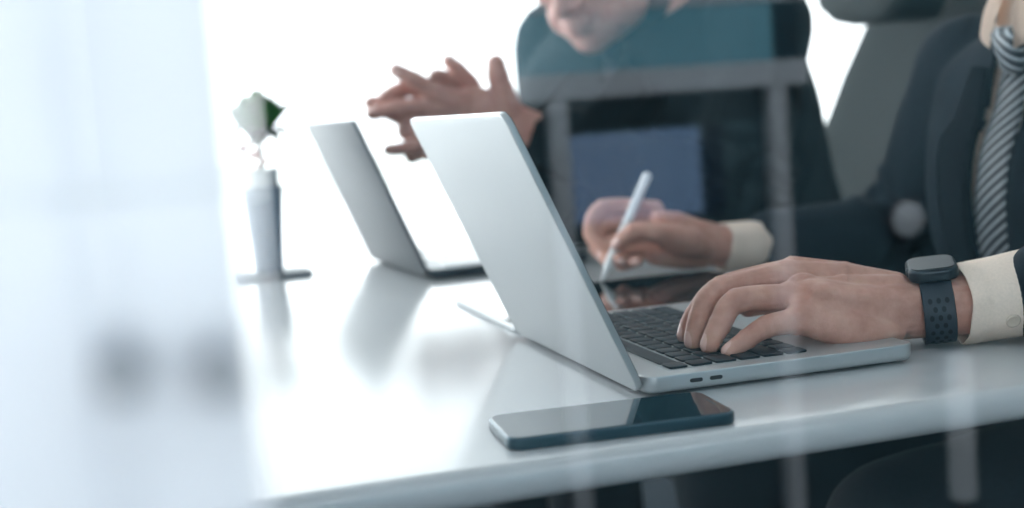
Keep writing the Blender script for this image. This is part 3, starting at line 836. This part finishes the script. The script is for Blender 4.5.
def face_details(root, head, m_hair):
    c, f, r, u = head
    for s in (-1, 1):
        bm = bmesh.new(); ellipsoid(bm, c + r * (.032 * s) + f * .070 + u * .010, r * .0125, f * .0125, u * .0125, 18); e = obj('eye', bm, M['eye'], root, True)
        bm = bmesh.new(); ellipsoid(bm, c + r * (.032 * s) + f * .0795 + u * .008, r * .0055, f * .0035, u * .0055, 14); obj('iris', bm, M['iris'], e, True)
    bm = bmesh.new()
    ellipsoid(bm, c - f * .026 + u * .052, r * .083, f * .098, u * .083, 26)
    ellipsoid(bm, c - f * .045 + u * .000, r * .080, f * .070, u * .085, 24)
    ellipsoid(bm, c + f * .045 + u * .098, r * .060, f * .042, u * .026, 20)
    hm = fuse(bm, .004, 3)
    for v in hm.vertices:
        n = v.normal; v.co += n * (.004 * noise.noise(V((v.co.x * 90, v.co.y * 90, v.co.z * 30))))
    link('hair', hm, m_hair, root)
    for s in (-1, 1):
        bm = bmesh.new(); tube(bm, [c + r * (.016 * s) + f * .092 + u * .030, c + r * (.034 * s) + f * .090 + u * .036, c + r * (.052 * s) + f * .074 + u * .030], [.003, .004, .002], 10, 4); obj('eyebrow', bm, m_hair, root, True)

# ------------------------------------------------------------------ man at the silver laptop
R1 = V((-.06, .998, 0)).normalized()                           # his right-hand side
spine1 = [(T_(.715, .335, -.20), .165, .115), (T_(.672, .328, -.08), .155, .112), (T_(.622, .318, .06), .172, .118), (T_(.622, .312, .155), .178, .106),
          (T_(.612, .306, .215), .158, .086), (T_(.603, .303, .255), .085, .068), (T_(.598, .300, .290), .060, .060)]
N1 = spine1[-2][0]
shR, shL = T_(.600, .480, .205), T_(.615, .125, .200)
elR, wrR = at(915, 240, .600), at(722, 246, .558)
wrL = at(908, 309, .060); elL = T_(.478, -.060, .048)
arms1 = [(shR, elR, wrR), (shL, elL, wrL)]
legs1 = [(T_(.66, .43, -.20), T_(.27, .46, -.19), T_(.33, .47, -.665)), (T_(.69, .24, -.20), T_(.29, .16, -.19), T_(.34, .15, -.665))]
hf = V((-.86, -.18, -.30)).normalized(); hr = hf.cross(V((0, 0, 1))).normalized(); hu = hr.cross(hf).normalized()
head1 = (T_(.552, .290, .440), hf, hr, hu)

# left hand, resting on the palm rest with the fingers on the keys
H = Hand(); Hn = H
fax = (elL - wrL).normalized()
side = V((0, 1, 0)); upv = V((0, -.30, .95))
MC = {'p': at(797, 320, .041), 'r': at(788, 298, .060), 'm': at(785, 276, .082), 'i': at(791, 272, .104)}
H.finger([MC['p'], at(766, 327, .041), at(747, 339, .041), at(729, 351.5, .041)], [.0098, .0084, .0074, .0062])
H.finger([MC['r'], at(737, 301, .058), at(720, 324, .057), at(709.5, 345, .056)], [.0110, .0095, .0086, .0074])
H.finger([MC['m'], at(717, 292.5, .081), at(700, 318, .079), at(693.5, 341, .078)], [.0115, .0100, .0088, .0076])
H.finger([MC['i'], at(722, 288, .108), at(695, 316, .108), at(686, 335, .107)], [.0112, .0096, .0086, .0074])
thb = at(842, 306, .100)
H.finger([thb, at(802, 303, .126), at(768, 302, .132), at(748, 307, .132)], [.0150, .0120, .0105, .0085], dorsal=(0, .3, 1))
H.loft([(wrL + fax * .10, side, .028, .024, (0, 0, 1)), (wrL + fax * .05, side, .029, .024, (0, 0, 1)), (wrL, side, .0285, .0232, (0, -.1, 1)), (at(885, 310, .061), side, .031, .0232, (0, -.15, 1)),
        (at(862, 309, .064), side, .034, .0225, upv), (at(835, 303, .069), side, .0375, .0205, upv), (at(805, 293, .073), side, .039, .0150, upv), (at(790, 291, .074), side, .037, .0100, upv)])
for k, (a, b) in enumerate((('p', (897, 296, .045)), ('r', (897, 287, .055)), ('m', (897, 284, .064)), ('i', (897, 286, .074)))):
    e = at(*b); m = MC[a]
    H.finger([m, m.lerp(e, .5) + V((0, 0, .003)), e], [.0118, .0105, .0095], nail=False)
for a, dz in (('p', .0035), ('r', .0040), ('m', .0042), ('i', .0035)):            # knuckle heads
    ellipsoid(H.bm, MC[a] + V((.002, 0, dz)), (.0115, 0, 0), (0, .0092, 0), (0, 0, .0090), 16)
for a, b in (('r', (880, 279, .060)), ('m', (880, 274.5, .066)), ('i', (880, 275, .074))):   # tendons on the back of the hand
    e = at(*b); m = MC[a] + V((0, 0, .0100)); tube(H.bm, [m, m.lerp(e, .5) + V((0, 0, .0022)), e], [.0030, .0027, .0022], 10, 4)
tube(H.bm, [at(890, 328, .046), at(862, 329, .042), at(832, 324, .041), at(806, 320, .041)], [.013, .0165, .0155, .0120], 18, 5)   # heel of the hand
for q, rr in (((810, 294, .052), .0115), ((806, 306, .046), .0115), ((803, 287, .062), .011)): ellipsoid(H.bm, at(*q), (rr * 1.3, 0, 0), (0, rr, 0), (0, 0, rr), 16)
hl_mesh = H.mesh(.0011, 5); hl_nails = H.nails

# right hand, holding the stylus
H = Hand()
wq = wrR
H.finger([at(655, 210, .603), at(603, 208, .612), at(591, 233, .604), at(604, 252, .584)], [.0115, .0100, .0090, .0072])         # index over the pen
H.finger([at(690, 240, .535), at(657, 233, .536), at(634, 232, .546), at(618, 244, .558)], [.0150, .0118, .0105, .0082], dorsal=(0, -.8, .6))   # thumb
H.finger([at(660, 222, .598), at(604, 226, .612), at(597, 248, .602), at(611, 259, .580)], [.0110, .0098, .0088, .0072])
H.finger([at(664, 236, .585), at(612, 242, .598), at(606, 258, .580), at(622, 260, .556)], [.0105, .0092, .0082, .0070])
H.finger([at(668, 250, .575), at(628, 254, .585), at(622, 264, .570), at(638, 261, .545)], [.0098, .0084, .0075, .0064])
sd = V((.1, .75, -.55)); upq = V((0, .5, .85))
fq = (elR - wrR).normalized()
H.loft([(wq + fq * .10, V((0, .9, -.3)), .029, .026, upq), (wq + fq * .04, V((0, .9, -.3)), .028, .024, upq), (wq, V((0, .85, -.4)), .0275, .0230, upq), (at(700, 243, .560), sd, .031, .0225, upq), (at(678, 236, .565), sd, .036, .0200, upq), (at(660, 232, .572), sd, .036, .0150, upq), (at(650, 230, .578), sd, .034, .011, upq)])
tube(H.bm, [at(705, 246, .545), at(690, 243, .540), at(668, 240, .540)], [.014, .017, .0130], 16, 4)
tube(H.bm, [at(700, 256, .560), at(680, 256, .560), at(655, 256, .562)], [.015, .015, .011], 16, 4)
hr_mesh = H.mesh(.0013, 5); hr_nails = H.nails

p1 = empty('person', (spine1[0][0].x, spine1[0][0].y, 0)); tag(p1, 'person in navy suit and striped tie typing on the silver laptop, stylus in other hand', 'person')
cutL, cutR = wrL + fax * .055, wrR + fq * .055
bmsh = body_mesh(spine1, R1, arms1, legs1, head1, [cutR, cutL])
weld_hand(bmsh, hl_mesh, cutL, -fax); weld_hand(bmsh, hr_mesh, cutR, -fq)
bmsh.materials.append(M['skin']); bmsh.materials.append(M['nail']); paint_nails(bmsh, hl_nails + hr_nails)
link('body', bmsh, None, p1)
face_details(p1, head1, M['hair'])
dress(p1, spine1, R1, arms1, M['suit'], M['shirt'], M['tie'], 1.3, legs=legs1, sleeve_r=(.070, .062, .043), sleeve_end=(.74, .58), vw=(.022, .030), tie_w=(.018, .043))
cc = wrL + fax * .037
cuff('shirt_cuff', p1, cc, fax + V((0, .22, 0)), .115, .0355, .0305, .039, .0345, (0, -1, 0), M['shirt'], btn=(.25, -.38))
cuff('shirt_cuff', p1, wrR - fq * .004, fq, .085, .031, .0265, .033, .0285, (0, -1, .3), M['shirt'])

# parent offsets: everything above was built in room coordinates
def settle(root):
    for ch in [o for o in bpy.data.objects if o.parent == root]: ch.matrix_parent_inverse = Matrix.Translation(-root.location)
settle(p1)

# ------------------------------------------------------------------ wrist watch
wc = wrL + fax * .0205; wu = V((0, -.16, 1)); wu = (wu - fax * wu.dot(fax)).normalized(); wsd = fax.cross(wu).normalized()   # wsd: towards the camera or away
if wsd.y > 0: wsd = -wsd
def wl(a, s, u): return wc + fax * a + wsd * s + wu * u
wt = empty('wrist_watch', wc); tag(wt, 'dark square smart watch with perforated navy strap on the typing wrist', 'watch')
bm = bmesh.new(); n = 64; rings = []
ea, eb = .0312, .0256
for a, off in ((-.0112, 0), (-.0118, .0012), (-.0112, .0026), (.0112, .0026), (.0118, .0012), (.0112, 0)):
    rings.append([wl(a * (1 - .10 * abs(math.sin(2 * pi * i / n)) * 0), (ea + off) * cos(2 * pi * i / n), (eb + off) * sin(2 * pi * i / n)) for i in range(n)])
rings.append(rings[0]); loft(bm, rings, close=False); bmesh.ops.remove_doubles(bm, verts=bm.verts, dist=1e-6)
strap = smooth_by_angle(obj('strap', bm, M['watch_strap'], wt), 40)
bm = bmesh.new()
for k in range(9):
    t = radians(28 - 13.0 * k)
    for a in ((-.0062, .0, .0062) if k % 2 == 0 else (-.0031, .0031)):
        p = wl(a, (ea + .0027) * cos(t), (eb + .0027) * sin(t)); nn = (wsd * (cos(t) / ea) + wu * (sin(t) / eb)).normalized(); tt = nn.cross(fax)
        vsn = [bm.verts.new(p + fax * (.0017 * cos(2 * pi * i / 12)) + tt * (.0023 * sin(2 * pi * i / 12))) for i in range(12)]
        ft = bm.faces.new(vsn); ex = bmesh.ops.extrude_face_region(bm, geom=[ft])
        for v in ex['geom']:
            if isinstance(v, bmesh.types.BMVert): v.co -= nn * .0012
obj('strap_holes', bm, M['watch_hole'], strap)
Wm = Matrix((( fax.x, wsd.x, wu.x), (fax.y, wsd.y, wu.y), (fax.z, wsd.z, wu.z)))
def to_w(bm, h0):
    for v in bm.verts: v.co = wc + Wm @ (v.co + V((0, 0, h0)))
bm = bmesh.new(); slab(bm, -.0185, .0185, -.0205, .0205, 0, .0102, .0095, .0030); to_w(bm, .0248); case = smooth_by_angle(obj('case', bm, M['watch_case'], wt), 45)
bm = bmesh.new(); slab(bm, -.0162, .0162, -.0182, .0182, .0098, .0106, .0078, .0004); to_w(bm, .0248); obj('screen', bm, M['watch_glass'], case)
bm = bmesh.new(); lathe(bm, [(.0030, -.0195), (.0034, -.0190), (.0034, -.0178), (.0028, -.017)], 20)
for v in bm.verts: v.co = V((v.co.z, v.co.x + .006, v.co.y + .0058))
to_w(bm, .0248); obj('crown', bm, M['watch_case'], case, True)
settle(wt)

# ------------------------------------------------------------------ man behind the grey laptop
R2 = V((-.62, .78, 0)).normalized()
spine2 = [(T_(.640, 1.120, -.20), .170, .12), (T_(.590, 1.085, -.08), .165, .118), (T_(.510, 1.045, .06), .185, .122), (T_(.450, 1.015, .19), .205, .116),
          (T_(.412, .998, .285), .190, .096), (T_(.388, .982, .335), .092, .070), (T_(.370, .972, .350), .046, .046)]
shR2, shL2 = T_(.338, 1.160, .295), T_(.512, .838, .290)
wrL2, wrR2 = at(528, 128, .885), at(512, 146, .955)
elL2, elR2 = T_(.470, .850, .055), T_(.300, 1.085, .045)
arms2 = [(shR2, elR2, wrR2), (shL2, elL2, wrL2)]
legs2 = [(T_(.58, 1.20, -.20), T_(.23, 1.22, -.19), T_(.27, 1.23, -.665)), (T_(.62, 1.02, -.20), T_(.25, .92, -.19), T_(.29, .91, -.665))]
hf = V((-.72, -.56, -.42)).normalized(); hr = hf.cross(V((0, 0, 1))).normalized(); hu = hr.cross(hf).normalized()
ch2 = at(592, 50, .925)
head2 = (ch2 - hf * .070 + hu * .112, hf * 1.07, hr * 1.10, hu * 1.05)

H = Hand()                                    # near (left) hand
up2 = V((-.2, -.75, .6))
def fz(l, r, **k): H.finger([at(*q) for q in l], r, **k)
fz([(462, 103, .885), (436, 92, .885), (414, 80, .890), (396, 70, .895)], [0.0152, 0.0132, 0.0116, 0.0092])
fz([(458, 108, .890), (425, 106, .892), (398, 108, .90), (373, 113, .91)], [0.0146, 0.0128, 0.0116, 0.0100])
fz([(462, 120, .890), (432, 122, .895), (408, 120, .905), (386, 112, .915)], [0.0140, 0.0122, 0.0110, 0.0095])
fz([(466, 130, .890), (440, 138, .892), (412, 147, .895), (389, 150, .90)], [0.0128, 0.0112, 0.0098, 0.0081])
tube(H.bm, [at(458, 138, .90), at(430, 137, .902), at(407, 131, .905)], [.019, .017, .0135], 16, 4); tube(H.bm, [at(462, 150, .90), at(425, 152, .90)], [.016, .011], 14, 3)
fz([(508, 108, .880), (502, 90, .880), (498, 76, .882), (496, 64, .885)], [0.0189, 0.0159, 0.0146, 0.0128], dorsal=(.3, .8, .2))
H.loft([(wrL2 + (elL2 - wrL2).normalized() * .10, (0, .2, 1), .027, .025, (0, -1, .2)), (wrL2, (0, .2, 1), .0265, .021, (0, -1, .2)), (at(505, 118, .885), (0, .2, 1), .034, .0185, (0, -1, .2)), (at(480, 114, .885), (0, .2, 1), .038, .0150, (0, -1, .2)), (at(462, 114, .888), (0, .2, 1), .034, .0115, (0, -1, .2))])
L2m, L2n = H.mesh(.0016, 5), H.nails
H = Hand()                                    # far (right) hand, its fingers laced through
fz([(478, 102, .93), (470, 84, .925), (458, 70, .920), (449, 61, .918)], [0.0146, 0.0128, 0.0112, 0.0092])
fz([(470, 108, .93), (456, 88, .915), (444, 79, .900), (436, 76, .888)], [0.0144, 0.0128, 0.0116, 0.0100])
fz([(462, 112, .93), (432, 98, .925), (408, 88, .920), (384, 98, .918)], [0.0140, 0.0122, 0.0112, 0.0098])
fz([(460, 122, .93), (425, 112, .93), (396, 104, .93), (371, 103, .93)], [0.0128, 0.0117, 0.0107, 0.0095])
fz([(470, 140, .925), (440, 144, .92), (424, 150, .915), (412, 156, .912)], [0.0171, 0.0140, 0.0122, 0.0104])
H.loft([(wrR2 + (elR2 - wrR2).normalized() * .10, (0, .3, 1), .027, .025, (0, 1, -.2)), (wrR2, (0, .3, 1), .0265, .021, (0, 1, -.2)), (at(492, 134, .945), (0, .3, 1), .034, .0185, (0, 1, -.2)), (at(474, 124, .938), (0, .3, 1), .038, .0150, (0, 1, -.2)), (at(460, 118, .933), (0, .3, 1), .034, .0115, (0, 1, -.2))])
R2m, R2n = H.mesh(.0016, 5), H.nails

p2 = empty('person', (spine2[0][0].x, spine2[0][0].y, 0)); tag(p2, 'person in teal grey suit with clasped hands and lowered head behind the grey laptop', 'person')
axL, axR = (elL2 - wrL2).normalized(), (elR2 - wrR2).normalized()
bm2_ = body_mesh(spine2, R2, arms2, legs2, head2, [wrR2 + axR * .06, wrL2 + axL * .06])
weld_hand(bm2_, L2m, wrL2 + axL * .06, -axL, .055); weld_hand(bm2_, R2m, wrR2 + axR * .06, -axR, .055)
bm2_.materials.append(M['skin2']); bm2_.materials.append(M['nail']); paint_nails(bm2_, L2n + R2n)
link('body', bm2_, None, p2)
face_details(p2, head2, M['hair'])
dress(p2, spine2, R2, arms2, M['suit2'], M['shirt2'], M['tie2'], 5.1, legs=legs2, sleeve_r=(.074, .062, .046), sleeve_end=(.84, .84), vh=-.25, vw=(.008, .016), tie_w=(.022, .036), collar_up=.05, wings=False, stand=.25)
for ax, wr in ((axL, wrL2), (axR, wrR2)):
    cuff('shirt_cuff', p2, wr + ax * .024, ax, .060, .034, .031, .037, .035, (0, -1, .3), M['shirt2'])
settle(p2)

# ================================================================== office chairs
def office_chair(loc, rz, label):
    root = empty('office_chair', loc, rz); tag(root, label, 'chair', 'office chairs at the table')   # faces local -x
    bm = bmesh.new(); slab(bm, -.24, .24, -.24, .24, .375, .450, .09, .03, ne=5); smooth_by_angle(obj('seat', bm, M['chair_fabric'], root), 50)
    # backrest, leaning back, gently hollowed
    def back(nm, zs, m, th, par):
        bm = bmesh.new(); rings = []
        for z, xb_, hw in zs:
            ring = []
            for i in range(32):
                t = 2 * pi * i / 32; ct, st_ = cos(t), sin(t)
                y = hw * math.copysign(abs(ct) ** .45, ct); x = th * math.copysign(abs(st_) ** .7, st_)
                ring.append(V((xb_ + x - .05 * (y / .25) ** 2 * 1.0, y, z)))
            rings.append(ring)
        loft(bm, rings); return obj(nm, bm, m, par, True)
    bk = back('backrest', [(.52, .215, .14), (.54, .215, .195), (.60, .210, .215), (.72, .222, .23), (.85, .262, .235), (.97, .320, .235), (1.06, .362, .225), (1.085, .374, .17)], M['chair_fabric'], .026, root)
    back('headrest', [(1.048, .235, .06), (1.058, .225, .105), (1.085, .222, .145), (1.13, .228, .165), (1.18, .236, .16), (1.215, .25, .125), (1.225, .255, .08)], M['chair_fabric'], .055, root)
    bm = bmesh.new(); tube(bm, [(.392, 0, .93), (.405, 0, 1.03), (.300, 0, 1.13)], [(.03, .010)] * 3, 14, 4); tube(bm, [(.10, 0, .37), (.26, 0, .40), (.285, 0, .56), (.30, 0, .80), (.375, 0, 1.0)], [(.035, .014)] * 5, 14, 5)
    obj('back_bracket', bm, M['chair_plastic'], root, True)
    for s in (-1, 1):
        bm = bmesh.new(); tube(bm, [(.05, s * .22, .385), (.05, s * .285, .40), (.05, s * .29, .60)], [.014, .014, .014], 12, 4); slab(bm, -.10, .14, s * .29 - .035, s * .29 + .035, .60, .628, .03, .01)
        smooth_by_angle(obj('armrest', bm, M['chair_plastic'], root), 50)
    bm = bmesh.new(); lathe(bm, [(.030, .09), (.030, .22), (.020, .221), (.020, .36), (.07, .362), (.08, .376)], 24); obj('stem', bm, M['chair_plastic'], root, True)
    bm = bmesh.new()
    for k in range(5):
        a = 2 * pi * k / 5 + .3; tube(bm, [(0, 0, .10), (.15 * cos(a), .15 * sin(a), .095), (.29 * cos(a), .29 * sin(a), .075)], [(.03, .022), (.024, .017), (.018, .012)], 12, 3)
    obj('base', bm, M['chair_plastic'], root, True)
    for k in range(5):
        a = 2 * pi * k / 5 + .3; bm = bmesh.new(); cx, cy = .29 * cos(a), .29 * sin(a)
        for s in (-1, 1):
            bm3 = [(.028, -.011), (.030, -.008), (.030, .008), (.028, .011)]
            rings = [[V((cx + s * .014 * -sin(a) + x * -sin(a) + r * cos(q) * cos(a), cy + s * .014 * cos(a) + x * cos(a) + r * cos(q) * sin(a), .030 + r * sin(q))) for q in [2 * pi * i / 20 for i in range(20)]] for r, x in bm3]
            loft(bm, rings)
        obj('caster', bm, M['chair_plastic'], root, True)
    return root
ch = office_chair((.65, 1.10, 0), 0, 'dark office chair with headrest between the two seated people')
c2 = copy_tree(ch); c2.location = (.70, .335, 0); c2.rotation_euler = (0, 0, .25)
c2['label'] = 'dark office chair under the person in the striped tie'
